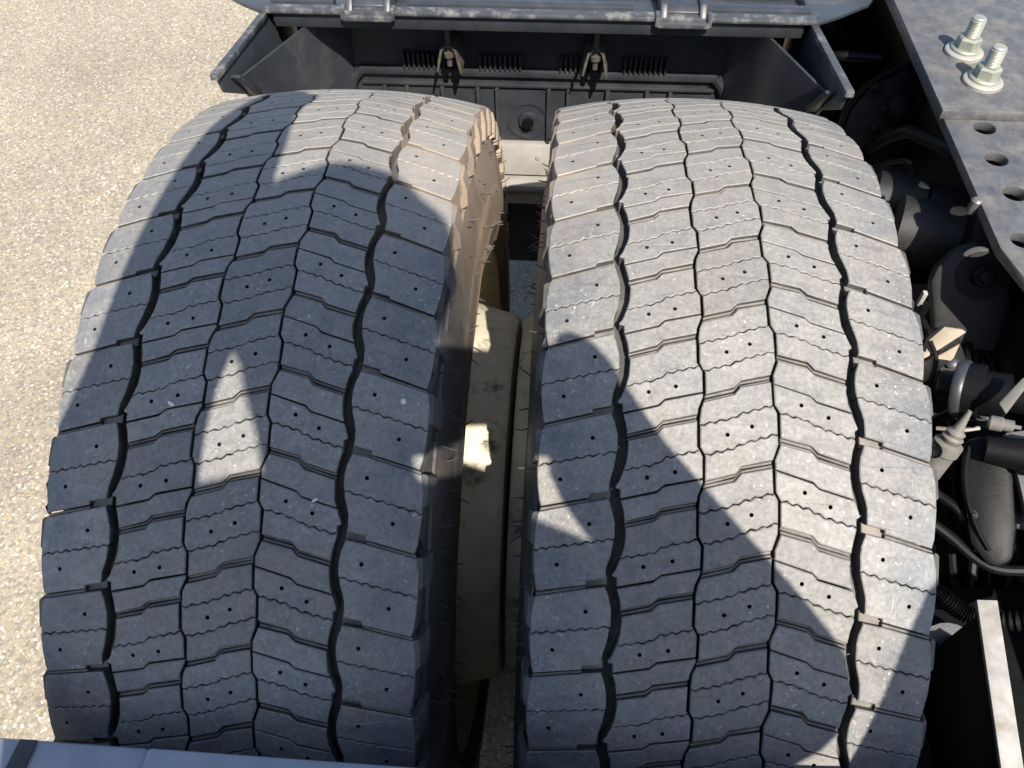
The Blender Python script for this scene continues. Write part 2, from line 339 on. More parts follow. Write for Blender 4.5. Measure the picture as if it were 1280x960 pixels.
class Block:
    def __init__(s, rnd): s.v, s.f, s.m, s.rnd = [], [], [], rnd
    def piece(s, poly, holes=(), top=0.0, depth=14.0, ch=.7, mt=0, outer=None, jit=.27, flare=0):
        P = [Vector((u, -v*MM)) for u, v in poly]
        Q = []
        for q in P:
            if not Q or (q-Q[-1]).length > .25: Q.append(q)
        if (Q[0]-Q[-1]).length < .25: Q.pop()
        P = [q+Vector((s.rnd.uniform(-jit, jit), s.rnd.uniform(-jit, jit))) for q in Q]
        ar = sum(a.x*b.y-b.x*a.y for a, b in zip(P, P[1:]+P[:1]))
        if ar < 0: P.reverse()
        n = len(P); I = []
        for i in range(n):
            e1 = (P[i]-P[i-1]).normalized(); e2 = (P[(i+1) % n]-P[i]).normalized()
            n1 = Vector((-e1.y, e1.x)); n2 = Vector((-e2.y, e2.x)); k = max(.45, 1+n1.dot(n2))
            I.append(P[i]+(n1+n2)/k*ch)
        base = len(s.v)
        def put(pts, d, fl=0):
            st = len(s.v)
            for q in pts:
                uu = q.x
                if fl and abs(uu) > 126: uu += math.copysign(fl, uu)
                s.v.append(P3(uu, -q.y/MM, d) if not fl else P3(q.x, -q.y/MM, d)+Vector(((uu-q.x)/1000, 0, 0)))
            return st
        a = put(I, top); b = put(P, top+ch); c = put(P, depth, flare)
        for i in range(n):
            j = (i+1) % n
            s.f.append((b+i, b+j, a+j, a+i)); s.m.append(mt)
            s.f.append((c+i, c+j, b+j, b+i)); s.m.append(1)
        H = []; rings = [I]; idx = list(range(a, a+n))
        for hu, hv in holes:
            hr = 1.5; cx, cy = hu+s.rnd.uniform(-.5, .5), -hv*MM+s.rnd.uniform(-.5, .5)
            ring = [Vector((cx+hr*math.cos(-2*PI*k/10), cy+hr*math.sin(-2*PI*k/10))) for k in range(10)]
            h1 = put(ring, top); h2 = put(ring, top+5)
            for k in range(10):
                j = (k+1) % 10; s.f.append((h2+k, h2+j, h1+j, h1+k)); s.m.append(2)
            s.f.append(tuple(h2+9-k for k in range(10))); s.m.append(2)
            rings.append(ring); idx += list(range(h1, h1+10))
        flat = [q for r in rings for q in r]
        for t in tessellate_polygon([[q.to_3d() for q in r] for r in rings]):
            p, q, r = (flat[k] for k in t); ar = (q-p).cross(r-p)
            if abs(ar) < 1e-6: continue
            t = tuple(idx[k] for k in t); s.f.append(t if ar > 0 else t[::-1]); s.m.append(mt)
    def lug(s, sg, v0, v1):                     # rubber lug on the buttress under the shoulder edge
        prof = [(133.0, .4595), (137.0, .4575), (139.8, .446), (140.2, .430), (134, .427)]
        st = len(s.v); k = len(prof)
        for v in (v0, v0+.03, v1-.03, v1):
            sh = -1.6 if v in (v0, v1) else 0
            for x, r in prof:
                x2 = x+sh if 134 < x else x
                s.v.append(Vector((sg*x2/1000, -r*math.sin(v*PH), r*math.cos(v*PH))))
        for i in range(3):
            for j in range(k-1):
                q = (st+i*k+j, st+i*k+j+1, st+(i+1)*k+j+1, st+(i+1)*k+j); s.f.append(q if sg < 0 else q[::-1]); s.m.append(1)
        e = tuple(range(st, st+k)); s.f.append(e if sg > 0 else e[::-1]); s.m.append(1)
        e = tuple(range(st+3*k, st+4*k)); s.f.append(e[::-1] if sg > 0 else e); s.m.append(1)
    def build(s, name):
        me = bpy.data.meshes.new(name); me.from_pydata([tuple(v) for v in s.v], [], s.f)
        for q in ('tread', 'groove', 'hole', 'ledge'): me.materials.append(M[q])
        me.polygons.foreach_set('material_index', s.m)
        me.polygons.foreach_set('use_smooth', [True]*len(s.f)); me.set_sharp_from_angle(angle=math.radians(28)); me.update()
        return me

G1L = Bound([(.05, -86.2), (.17, -83.4), (.33, -81.2), (.49, -80.8), (.71, -82.8), (.85, -85.3), (.976, -85.8)])
G1R = Bound([(.942, -81.2), (.958, -78.2), (.055, -78.0), (.189, -75.8), (.345, -74.2), (.457, -73.4), (.616, -74.2), (.719, -76), (.868, -79.0), (.925, -81.2)])
G2 = [(.10, -26.9), (.435, -26.6), (.54, -23.2), (.84, -23.0), (.985, -26.2)]
G3 = [(.60, 23.2), (.90, 23.6), (.995, 26.8), (.36, 27.0), (.545, 23.2)]
G4L = Bound([(.13, 80.6), (.155, 78.3), (.292, 78.2), (.404, 76.3), (.561, 74.8), (.694, 74.3), (.849, 75.3), (.002, 78.2), (.11, 80.6)])
G4R = Bound([(.331, 84.2), (.445, 81.8), (.556, 81.0), (.689, 81.0), (.821, 82.2), (.93, 84.2), (.018, 85.3), (.174, 85.4)])
EL = Bound([(.23, -131.0), (.30, -133.0), (.5, -134.6), (.75, -134.8), (.95, -134.2), (.12, -132.6)])
ER = Bound([(.45, 131.0), (.52, 133.0), (.7, 134.6), (.95, 134.8), (.15, 134.2), (.34, 132.6)])
W = .0155
def make_blocks(rib, var):
    rnd = random.Random(rib*31+var); b = Block(rnd)
    hw = .0066                                  # half width of a sipe in pitches
    if rib == 1:
        base = [(-140, .250), (-98.6, .0765), (-98.2, .075), (-70, -.04)]
        Lt = Lat([(-140, .250+.046), (-98.6, .0765+.044), (-98.2, .075+.045), (-70, -.04+.052)])
        Lb = Lat([(-140, 1.250-.010), (-98.6, 1.0765-.010), (-98.2, 1.075-.046), (-70, .96-.048)])
        Wv = Lat([(-140, .738), (-70, .479)], W, ph=var*.8)
        b.piece(strip(EL, G1L, Lt, Wv.plus(-hw)), [(-97.5, .367)], flare=1)
        b.piece(strip(EL, G1L, Wv.plus(hw), Lb), [(-118.4, .87)], flare=1)
        cut = Bound([(0, -98.4), (.5, -98.4)])
        b.piece(strip(EL, cut, Lat(base, add=.010), Lt.plus(-.004)), top=1.3, mt=3)
        b.piece([(-98.9, .02), (-84.0, -.045), (-84.0, .065), (-98.9, .13)], top=5.5, mt=3)
        b.lug(-1, .27, .66)
    if rib == 2:
        R = Bound(G2, -1.0)
        Wd = Lat([(-90, .425), (-55, .262), (-50.5, .188), (-15, .04)])
        Wv = Lat([(-90, .785), (-55.5, .654), (-47.7, .568), (-15, .42)], W, ph=var)
        T = Lat([(-90, 1.124), (-54, .965), (-49.6, .893), (-15, .757)])
        b.piece(strip(G1R, R, Wd.plus(.042), Wv.plus(-hw)))
        b.piece(strip(G1R, R, Wv.plus(hw), T.plus(-.010)), [(-60.8, .805), (-42.5, .731)])
        b.piece(strip(G1R, R, T.plus(.010), Wd.plus(1-.042)))
        b.piece(strip(G1R, R, Wd.plus(.008), Wd.plus(.039)), top=2.4, mt=3)
        b.piece(strip(G1R, R, Wd.plus(1-.039), Wd.plus(1-.008)), top=2.4, mt=3)
    if rib == 3:
        L, R = Bound(G2, 1.0), Bound(G3, -1.0)
        Wd = Lat([(-35, .918), (-2.6, .76), (2.0, .668), (35, .535)])
        a = Lat([(-35, 1.222), (-5, 1.085), (4, 1.01), (35, .845)], W, ph=var)
        c = Lat([(-35, 1.58), (-5, 1.44), (4, 1.362), (35, 1.19)], W, ph=var+3)
        b.piece(strip(L, R, Wd.plus(.042), a.plus(-hw)))
        b.piece(strip(L, R, a.plus(hw), c.plus(-hw)), [(-7.6, 1.285), (8.7, 1.165)])
        b.piece(strip(L, R, c.plus(hw), Wd.plus(1-.042)))
        b.piece(strip(L, R, Wd.plus(.008), Wd.plus(.039)), top=2.4, mt=3)
        b.piece(strip(L, R, Wd.plus(1-.039), Wd.plus(1-.008)), top=2.4, mt=3)
    if rib == 4:
        L = Bound(G3, 1.0)
        Wd = Lat([(15, .272), (48.6, .398), (53.3, .482), (88, .635)])
        T = Lat([(15, .603), (49.2, .772), (53.2, .838), (88, .995)])
        Wv = Lat([(15, .945), (43.9, 1.056), (55.7, 1.146), (88, 1.295)], W, ph=var)
        b.piece(strip(L, G4L, Wd.plus(.042), T.plus(-.010)))
        b.piece(strip(L, G4L, T.plus(.010), Wv.plus(-hw)), [(42.9, .894), (60.9, 1.025)])
        b.piece(strip(L, G4L, Wv.plus(hw), Wd.plus(1-.042)))
        b.piece(strip(L, G4L, Wd.plus(.008), Wd.plus(.039)), top=2.4, mt=3)
        b.piece(strip(L, G4L, Wd.plus(1-.039), Wd.plus(1-.008)), top=2.4, mt=3)
    if rib == 5:
        base = [(70, .200), (97.6, .304), (98, .306), (140, .497)]
        Lt = Lat([(70, .255), (97.6, .304+.046), (98, .306+.046), (140, .497+.045)])
        Lb = Lat([(70, 1.150), (97.6, 1.304-.048), (98, 1.306-.010), (140, 1.497-.010)])
        Wv = Lat([(70, .685), (140, .993)], W, ph=var*.8)
        b.piece(strip(G4R, ER, Lt, Wv.plus(-hw)), [(96.0, .59)], flare=1)
        b.piece(strip(G4R, ER, Wv.plus(hw), Lb), [(115.3, 1.105)], flare=1)
        cut = Bound([(0, 98.2), (.5, 98.2)])
        b.piece(strip(cut, ER, Lat(base, add=.010), Lt.plus(-.004)), top=1.3, mt=3)
        b.piece([(83.5, .19), (98.6, .245), (98.6, .36), (83.5, .325)], top=5.5, mt=3)
        b.lug(1, .5, .89)
    return b.build('tread_block')
BLK = {(r, v): make_blocks(r, v) for r in range(1, 6) for v in range(3)}

# carcass: groove floor, shoulders, sidewalls
def carcass_profile():
    half = [(0, .4615), (30, .461), (60, .4595), (100, .4555), (124, .4475), (131.5, .443), (133.5, .436), (134.5, .424), (136.6, .4225), (138.0, .416),
            (139.8, .408), (141.6, .399), (143.3, .389), (144.6, .379), (145.4, .3755), (145.9, .3745), (146.4, .360), (146.6, .346), (146.3, .336),
            (147.0, .3345), (147.0, .332), (145.0, .329), (140.0, .314), (133.0, .304), (128.0, .302), (118.0, .300)]
    return [(-u, r) for u, r in half[:0:-1]]+half
def make_carcass():
    pr = carcass_profile(); n = 240; vs_, fs = [], []
    k = len(pr)
    for i in range(n):
        th = 2*PI*i/n
        for u, r in pr:
            w = .0006*noise.noise(Vector((u*.05, math.sin(th)*9, math.cos(th)*9)))
            vs_.append((u/1000+w, -r*math.sin(th), r*math.cos(th)))
    for i in range(n):
        j = (i+1) % n
        for q in range(k-1): fs.append((i*k+q, i*k+q+1, j*k+q+1, j*k+q))
    mi = []
    for i in range(n):
        for q in range(k-1): mi.append(0 if max(abs(pr[q][0]), abs(pr[q+1][0])) > 125 else 1)
    me = bpy.data.meshes.new('carcass'); me.from_pydata(vs_, [], [f[::-1] for f in fs])
    me.materials.append(M['side']); me.materials.append(M['groove']); me.polygons.foreach_set('material_index', mi)
    me.polygons.foreach_set('use_smooth', [True]*len(fs)); me.set_sharp_from_angle(angle=math.radians(40)); me.update(); return me
CARC = make_carcass()
def make_hairs(seed):
    rnd = random.Random(seed); bm = bmesh.new()
    for sg in (-1, 1):
        for k in range(110):
            th = rnd.uniform(-1.1, 1.5) if k % 3 else rnd.uniform(0, 2*PI)
            u, r = rnd.choice([(134.0, .428), (139.0, .412), (142.0, .398), (146.2, .372), (146.8, .345), (146.9, .333)])
            base = Vector((sg*(u-.5)/1000, -r*math.sin(th), r*math.cos(th)))
            tdir = Vector((0, -math.cos(th), -math.sin(th))); rdir = Vector((0, -math.sin(th), math.cos(th)))
            ln = rnd.uniform(.005, .015); d = (Vector((sg, 0, 0))+tdir*rnd.uniform(-.5, .5)+rdir*rnd.uniform(-.3, .6)).normalized()
            bend = (tdir*rnd.uniform(-.6, .6)+rdir*rnd.uniform(-.2, .6))
            pts = [base, base+d*ln*.5+bend*ln*.12, base+d*ln*.9+bend*ln*.5]
            add_tube(bm, pts, lambda t: .00075-.0003*t, 5)
    # torn rubber slivers hanging from the shoulder edges
    for sg in (-1, 1):
        for k in range(46):
            th = rnd.uniform(-1.2, 1.5); r = .4585-rnd.uniform(0, .004)
            p0 = Vector((sg*.1338, -r*math.sin(th), r*math.cos(th)))
            tdir = Vector((0, -math.cos(th), -math.sin(th))); rdir = Vector((0, -math.sin(th), math.cos(th)))
            ln = rnd.uniform(.005, .022); w = rnd.uniform(.001, .0035)
            q = [p0-tdir*ln*.5, p0+Vector((sg*w*.8, 0, 0))+rdir*rnd.uniform(-.003, .001), p0+tdir*ln*.5, p0-rdir*w*2.2+Vector((sg*w*.35, 0, 0))]
            add_prism(bm, q, Vector((-sg*.0012, 0, 0))-rdir*.0006)
    return bm
def rim_mesh(u0, u1):
    # dished cream barrel between the twin tyres plus the tyre seats
    return [(-.134, .3075), (-.1375, .306), (-.1365, .300), (-.128, .295), (-.115, .289), (-.07, .283), (.07, .283), (.115, .289), (.128, .295), (.1365, .300), (.1375, .306), (.134, .3075)]
def wheel(xc, t0, label, seed, seam):
    w = empty('truck_wheel', (xc, 0, AXLE), label, 'wheel', 'twin wheels on one axle end')
    c = bpy.data.objects.new('carcass', CARC); COL.objects.link(c); c.parent = w
    rnd = random.Random(seed)
    for k in range(50):
        for rib in range(1, 6):
            o = bpy.data.objects.new('tread_block', BLK[(rib, rnd.randrange(3))]); COL.objects.link(o)
            o.parent = w; o.rotation_euler = (t0+k*PH, 0, 0)
    h = bm_obj('rubber_hairs', make_hairs(seed), 'hair', w); h['kind'] = 'stuff'
    gb = bmesh.new()
    for k in range(200):
        th = rnd.uniform(-1.2, 1.6); v = (th-t0)/PH
        gl, gr = rnd.choice(((G1L, G1R), (G4L, G4R))); f = rnd.random()
        u = gl.at(v % 1)*(1-f)+gr.at(v % 1)*f; r = .4615-.0135*(abs(u)/134)**2.2+.0004
        if k % 4: u = rnd.uniform(-128, 128); r = rad_at(u)-rnd.choice((.0001, .003))
        sz = rnd.uniform(.0004, .0011)*(.55 if k % 4 else 1.3)
        c_ = Vector((u/1000, -r*math.sin(th), r*math.cos(th)))
        mtx = Matrix.Translation(c_) @ Matrix.Rotation(rnd.uniform(0, 6), 4, 'X') @ Matrix.Diagonal((sz*rnd.uniform(.7, 1.6), sz, sz*rnd.uniform(.6, 1.2), 1))
        bmesh.ops.create_icosphere(gb, subdivisions=1, radius=1, matrix=mtx)
    gg = bm_obj('tread_grit', gb, 'grit', w, 0); gg['kind'] = 'stuff'
    bm = bmesh.new(); n = 96
    pr = rim_mesh(0, 0); rings = []
    for u, r in pr: rings.append([bm.verts.new((u, -r*math.sin(2*PI*k/n), r*math.cos(2*PI*k/n))) for k in range(n)])
    for a, b in zip(rings, rings[1:]):
        for k in range(n): bm.faces.new((a[k], a[(k+1) % n], b[(k+1) % n], b[k]))
    rim_o = bm_obj('rim', bm, 'rim', w, 40)
    # disc barrel facing the twin wheel
    s = 1 if seam > 0 else -1; e = abs(seam)
    lathe('wheel_disc', (0, 0, 0), (s, 0, 0), [(.06, .285), (.080, .268), (.098, .246), (.115, .238), (e-.010, .2235), (e-.005, .2215), (e-.002, .218), (e-.0012, .210), (e-.0012, .10)], 'rim', w, 96, 30)
    return w
S2 = .34772/2
wl = wheel(-S2, -.32459, 'outer truck wheel with brown dusty sidewall, beside the sunlit yard', 11, .1785)
wr = wheel(S2, -.24942, 'inner truck wheel between the outer wheel and the dark chassis parts', 12, -.1665)
bm = bmesh.new(); add_lathe(bm, up_((-.30, 0, 0)), (1, 0, 0), [(0, .06), (.02, .11), (.12, .11), (.14, .15), (.50, .15), (.52, .10), (.60, .085), (.90, .085)], 40)
tag(bm_obj('axle', bm, 'black'), 'black drive axle tube running through both truck wheels', 'axle')

# ------------------------------------------------------------------ front mudguard section beyond the tyres
mg = empty('mudguard', up_((0, .6, -.2)), 'grey plastic mudguard section open towards the twin tyres, with strap latches', 'mudguard')
mg_inv = -mg.location
def mgp(o): o.location = o.location + mg_inv; return o   # children keep world-space meshes
W0 = lambda *p: Vector(p)+A
ip = mgp(box('inner_panel', W0(-.355, .60, -.18), W0(.355, .612, .335), 'plastic_dark', mg, .002))
for sx in (-1, 1):
    x = sx*.358
    pts = [W0(x, .505, .345), W0(x, .318, .372), W0(x, .325, .345), W0(x, .385, .304), W0(x, .46, .18), W0(x, .52, 0), W0(x, .56, -.18), W0(x, .612, -.18), W0(x, .612, .345)]
    mgp(prism('side_flange', pts, (sx*.005, 0, 0), 'plastic', mg, .001))
    d = (W0(x, .318, .372)-W0(x, .505, .345))
    bm = bmesh.new()
    add_prism(bm, [W0(x-sx*.002, .510, .347), W0(x-sx*.002, .314, .375), W0(x-sx*.002, .312, .368), W0(x-sx*.002, .505, .339)], (sx*.010, 0, 0), .0015)
    mgp(bm_obj('flange_lip', bm, 'lip', mg))
    bm = bmesh.new()
    add_prism(bm, [W0(x-sx*.012, .345, .352), W0(x-sx*.012, .352, .352), W0(x-sx*.012, .40, .300), W0(x-sx*.012, .39, .298)], (sx*.012, 0, 0), .001)
    mgp(bm_obj('inner_rib', bm, 'plastic', mg))
for sx in (-1, 1):
    wp = [W0(sx*.352, .372, .338), W0(sx*.352, .400, .285), W0(sx*.345, .50, .06), W0(sx*.330, .56, -.17), W0(sx*.300, .600, -.17), W0(sx*.272, .602, .300), W0(sx*.300, .545, .322)]
    bm = bmesh.new(); c_ = [bm.verts.new(p) for p in wp]; d_ = [bm.verts.new(p+Vector((sx*.004, 0, 0))) for p in wp]
    cen = bm.verts.new(W0(sx*.308, .530, .15)); ced = bm.verts.new(W0(sx*.312, .530, .15))
    for k in range(7):
        k2 = (k+1) % 7; bm.faces.new((c_[k], c_[k2], cen)); bm.faces.new((d_[k2], d_[k], ced)); bm.faces.new((c_[k], d_[k], d_[k2], c_[k2]))
    mgp(bm_obj('inner_wall', bm, 'plastic', mg, 50))
mgp(box('top_lip', W0(-.362, .503, .3475), W0(.362, .520, .3535), 'lip', mg, .002))
mgp(box('lip_face', W0(-.35, .510, .326), W0(.35, .516, .348), 'plastic_dark', mg, .002))
mgp(prism('soffit', [W0(-.353, .515, .330), W0(-.353, .602, .300), W0(-.353, .602, .306), W0(-.353, .515, .336)], (.706, 0, 0), 'plastic_dark', mg))
# broad cover over the top, widening forwards
cp = [(-.366, .505), (-.398, .535), (-.455, .60), (-.50, .70), (-.52, .85), (-.52, 1.3), (.52, 1.3), (.52, .85), (.50, .70), (.455, .60), (.398, .535), (.366, .505)]
bm = bmesh.new(); add_prism(bm, [W0(x, y, .354-(y-.5)*.25) for x, y in cp], (0, 0, -.006), .0015); mgp(bm_obj('top_cover', bm, 'plastic', mg))
bm = bmesh.new()
for x0, x1 in ((-.355, -.27), (-.17, .13), (.22, .36)): add_box(bm, W0(x0, .53, .335), W0(x1, .545, .353), .002)
mgp(bm_obj('cover_ridge', bm, 'plastic', mg))
for xc in (-.219, .193):
    bm = bmesh.new()
    add_prism(bm, [W0(xc-.030, .503, .352), W0(xc-.030, .518, .366), W0(xc-.026, .60, .362), W0(xc-.026, .75, .330), W0(xc-.026, .75, .322), W0(xc-.03, .515, .346)], (.010, 0, 0), .002)
    add_prism(bm, [W0(xc+.020, .503, .352), W0(xc+.020, .518, .366), W0(xc+.020, .60, .362), W0(xc+.020, .75, .330), W0(xc+.020, .75, .322), W0(xc+.02, .515, .346)], (.010, 0, 0), .002)
    add_prism(bm, [W0(xc-.021, .514, .356), W0(xc-.021, .522, .360), W0(xc-.021, .60, .354), W0(xc-.021, .75, .322), W0(xc-.021, .75, .318), W0(xc-.021, .514, .350)], (.042, 0, 0), .001)
    la = mgp(bm_obj('strap_latch', bm, 'plastic', mg))
    bm = bmesh.new()
    add_box(bm, W0(xc-.033, .496, .343), W0(xc+.033, .505, .3505), .0015)
    add_box(bm, W0(xc-.036, .498, .344), W0(xc-.030, .514, .358), .001); add_box(bm, W0(xc+.030, .498, .344), W0(xc+.036, .514, .358), .001)
    bm_obj('latch_keeper', bm, 'lip', la)
# ribs and raised frame on the dark inner panel
for z0, z1, d in ((.221, .209, .009), (.196, .190, .006)):
    box('rib', W0(-.27, .60-d, z1), W0(.27, .602, z0), 'plastic_dark', ip, .002)
for sx in (-1, 1):
    tube('rib', [W0(sx*.268, .595, .215), W0(sx*.285, .595, .19), W0(sx*.30, .595, .12), W0(sx*.31, .595, -.1)], .008, 'plastic_dark', ip, 8)
for x in (-.235, -.20, -.145, -.09, -.06, .02, .05, .11, .17, .205):
    box('rib', W0(x-.003, .592, -.12), W0(x+.003, .602, .190), 'plastic_dark', ip, .001)
for x0 in (-.20, -.085, .035, .13):
    for k in range(9): box('louvre', W0(x0+k*.0075, .588, .222), W0(x0+k*.0075+.003, .602, .246), 'plastic_dark', ip, .0005)
for xc in (-.124, .086):
    bm = bmesh.new()
    path = [W0(xc-.017, .545, .243), W0(xc-.013, .548, .262), W0(xc-.010, .55, .274), W0(xc-.004, .55, .279), W0(xc+.004, .55, .279), W0(xc+.010, .55, .274), W0(xc+.013, .548, .262), W0(xc+.017, .545, .243)]
    for a, b in zip(path, path[1:]):
        d = (b-a).normalized(); nrm = Vector((-d.z, 0, d.x))*.0018
        add_prism(bm, [a-nrm, b-nrm+d*.0015, b+nrm+d*.0015, a+nrm], (0, .045, 0), .0005)
    br = mgp(bm_obj('hanger_bracket', bm, 'tan', mg)); br.data.materials[0] = M['bracket']
    bm = bmesh.new(); add_lathe(bm, W0(xc, .557, .248), (0, 0, 1), [(0, .004), (.014, .004), (.0142, .0075), (.021, .0075), (.0215, .004), (.062, .004)], 12)
    bm_obj('hanger_bolt', bm, 'bracket', br)
lathe('screw_boss', W0(-.012, .602, .130), (0, -1, 0), [(0, .034), (.004, .034), (.004, .029), (.001, .028), (.001, .016), (.008, .014), (.008, .009), (.004, .008)], 'plastic_dark', ip, 24)
lathe('screw', W0(-.012, .602, .130), (0, -1, 0), [(.001, .010), (.014, .009), (.014, .001)], 'black', ip, 6)
# pale lower cover seen between the tyres
bm = bmesh.new(); add_prism(bm, [W0(-.34, .588, .092), W0(-.34, .578, .040), W0(-.34, .600, .036), W0(-.34, .602, .092)], (.68, 0, 0), .001)
mgp(bm_obj('lower_cover', bm, 'pale', mg))
mgp(box('cover_flange', W0(-.34, .556, .022), W0(.34, .600, .034), 'pale', mg, .002))
mgp(box('cover_flange', W0(-.34, .566, -.012), W0(.34, .600, .020), 'pale', mg, .002))
mgp(lathe('screw', W0(.005, .5835, .072), (0, -1, .1), [(0, .004), (.002, .004), (.0025, .001)], 'washer', mg, 10))

# ------------------------------------------------------------------ crossbar in front of the viewer
cb = empty('crossbar', up_((-.2, -.42, .30)), 'blue grey painted crossbar behind the outer wheel', 'crossbar')
ci = -cb.location
def cbp(o): o.location = o.location+ci; return o
cbp(box('bar_section', W0(-.54, -.480, .255), W0(-.205, -.3885, .329), 'beam', cb, .004))
cbp(box('bar_section', W0(-.2055, -.480, .254), W0(.36, -.3890, .3315), 'beam', cb, .0025))
cbp(prism('shadow_stripe', [W0(-.300, -.484, .3305), W0(-.286, -.484, .3305), W0(-.279, -.3895, .3305), W0(-.291, -.3895, .3305)], (0, 0, .0016), 'strap', cb, .0004))  # thin dark strip laid on the bar in place of a shadow stripe
for x, y in ((-.118, -.400), (-.05, -.41)):
    cbp(lathe('rivet', W0(x, y, .331), (0, 0, 1), [(0, .0035), (.001, .003), (.0012, .001)], 'rust', cb, 10))

# ------------------------------------------------------------------ chassis rail with its plates
cr = empty('chassis_rail', up_((.55, .2, 0)), 'steel chassis rail with drilled mounting plates and zinc bolts', 'chassis')
ri = -cr.location
def crp(o): o.location = o.location+ri; return o
crp(box('rail_web', W0(.545, -1.2, -.06), W0(.556, 1.8, .315), 'black', cr, .002))
crp(box('rail_flange', W0(.545, -1.2, -.072), W0(.64, 1.8, -.060), 'black', cr, .002))
def holed_plate(name, poly, holes, ztop, th, mats, parent):
    rings = [[Vector((x, y, 0)) for x, y in poly]]
    for x, y, r in holes: rings.append([Vector((x+r*math.cos(-2*PI*k/20), y+r*math.sin(-2*PI*k/20), 0)) for k in range(20)])
    flat = [q for r in rings for q in r]; n = len(flat)
    vs_ = [Vector((q.x, q.y, ztop+AXLE)) for q in flat]+[Vector((q.x, q.y, ztop-th+AXLE)) for q in flat]; fs = []
    for t in tessellate_polygon(rings): fs += [tuple(t), tuple(n+k for k in t)]
    st = 0
    for r in rings:
        k = len(r)
        for i in range(k): fs.append((st+i, st+(i+1) % k, n+st+(i+1) % k, n+st+i))
        st += k
    bm = bmesh.new(); bv = [bm.verts.new(v) for v in vs_]
    for f in fs:
        try: bm.faces.new([bv[k] for k in f])
        except ValueError: pass
    bmesh.ops.recalc_face_normals(bm, faces=bm.faces)
    es = [e for e in bm.edges if len(e.link_faces) == 2 and e.calc_face_angle(0) > .8]
    bmesh.ops.bevel(bm, geom=es, offset=.0012, segments=2, affect='EDGES', profile=.5)
    return bm_obj(name, bm, mats, parent, 30)
crp(holed_plate('mounting_plate', [(.4855, 1.2), (.4855, .119), (.4975, .070), (.540, .020), (.80, .020), (.80, 1.2)],
                [(.527, .3205, .0125), (.5235, .263, .0125), (.5255, .205, .0125), (.5105, .132, .0115), (.60, .26, .0125), (.60, .18, .0125)], .330, .012, 'plate', cr))
crp(holed_plate('top_plate', [(.479, 1.2), (.479, .3335), (.80, .3335), (.80, 1.2)], [], .3425, .0122, 'plate', cr))
crp(lathe('edge_pin', W0(.484, .192, .324), (0, 0, 1), [(-.01, .006), (.005, .006), (.007, .004)], 'plate', cr, 14))
for x, y in ((.5385, .391), (.534, .455), (.66, .42)):
    b0 = crp(lathe('washer', W0(x, y, .3424), (0, 0, 1), [(0, .0225), (.004, .0225), (.0053, .0212), (.006, .015)], 'washer', cr, 40))
    bm = bmesh.new(); rot = .35
    add_lathe(bm, W0(x, y, .348), (0, 0, 1), [(0, .0172), (.0026, .0172), (.004, .016)], 40)
    bx_ = bmesh.new()
    add_lathe(bm, W0(x, y, .352), (0, 0, 1), [(0, .0142), (.011, .0142), (.0135, .0125)], 6)
    bx_.free()
    bm_obj('nut', bm, 'zinc', b0, 30)
    prof = [(-.004, .0088)]
    for k in range(13): prof += [(.0008+k*.0017, .0089), (.0016+k*.0017, .0079)]
    prof += [(.0235, .008), (.025, .006)]
    lathe('threaded_stud', W0(x, y, .364), (0, 0, 1), prof, 'zinc', b0, 24, 20)
# dark plate under the parts, spring seat
crp(box('spring_seat', W0(.352, -.15, -.09), W0(.545, .34, -.02), 'black', cr, .006))
crp(box('side_bracket', W0(.53, -.40, -.05), W0(.546, .10, .318), 'black', cr, .004))

# ------------------------------------------------------------------ parts in the dark gap between tyre and rail
def hexbolt(bm, p, ax, r, h, washer=1.5):
    add_lathe(bm, p, ax, [(0, r*washer), (r*.25, r*washer), (r*.3, r)], 24)
    add_lathe(bm, Vector(p)+Vector(ax).normalized()*r*.3, ax, [(0, r), (h*.9, r), (h, r*.85)], 6)
    add_lathe(bm, Vector(p)+Vector(ax).normalized()*(r*.3+h), ax, [(0, r*.55), (h*.6, r*.55), (h*.65, r*.45)], 14)
bc = empty('brake_chamber', up_((.52, .55, .2)), 'black bolted brake flange in the shade below the drilled plate', 'brake flange')
bi = -bc.location
axb = Vector((-.35, -.75, .55)).normalized()
dp = [(.459, .544, .150), (.460, .555, .168), (.464, .566, .183), (.472, .574, .199), (.482, .579, .213), (.495, .583, .226), (.509, .584, .236), (.523, .584, .244), (.537, .582, .251), (.56, .577, .259), (.578, .552, .236), (.577, .526, .201), (.562, .515, .175), (.537, .505, .146), (.50, .50, .12), (.47, .52, .13)]
o = prism('flange', [W0(*p) for p in dp], -axb*.05, 'black', bc, .004); o.location += bi
o = tube('flange_rim', [W0(*p) for p in dp[:10]], .006, 'black', bc, 10, 4); o.location += bi
for p in ((.511, .554, .197), (.532, .573, .236), (.502, .542, .174), (.524, .528, .168), (.554, .549, .217), (.497, .576, .218)):
    bm = bmesh.new(); hexbolt(bm, W0(*p), axb, .0085, .013, 1.5); o = bm_obj('flange_bolt', bm, 'black', bc, 30); o.location += bi
o = lathe('hub', W0(.53, .548, .202), axb, [(-.01, .024), (.012, .022), (.016, .016), (.017, .002)], 'black', bc, 28); o.location += bi
tag(tube('air_hose', [W0(.49, .535, .115), W0(.497, .519, .150), W0(.50, .490, .190), W0(.50, .462, .219), W0(.50, .430, .246), W0(.50, .398, .262), W0(.502, .355, .282), W0(.506, .314, .298), W0(.53, .27, .305)], .0085, 'black'), 'black rubber air hose arching below the drilled plate', 'hose')
tag(tube('brake_line', [W0(.49, .475, .150), W0(.495, .445, .185), W0(.50, .405, .218), W0(.505, .380, .218), W0(.51, .365, .19), W0(.52, .36, .12)], .0035, 'black'), 'thin dark brake line looping beside the inner tyre', 'pipe')
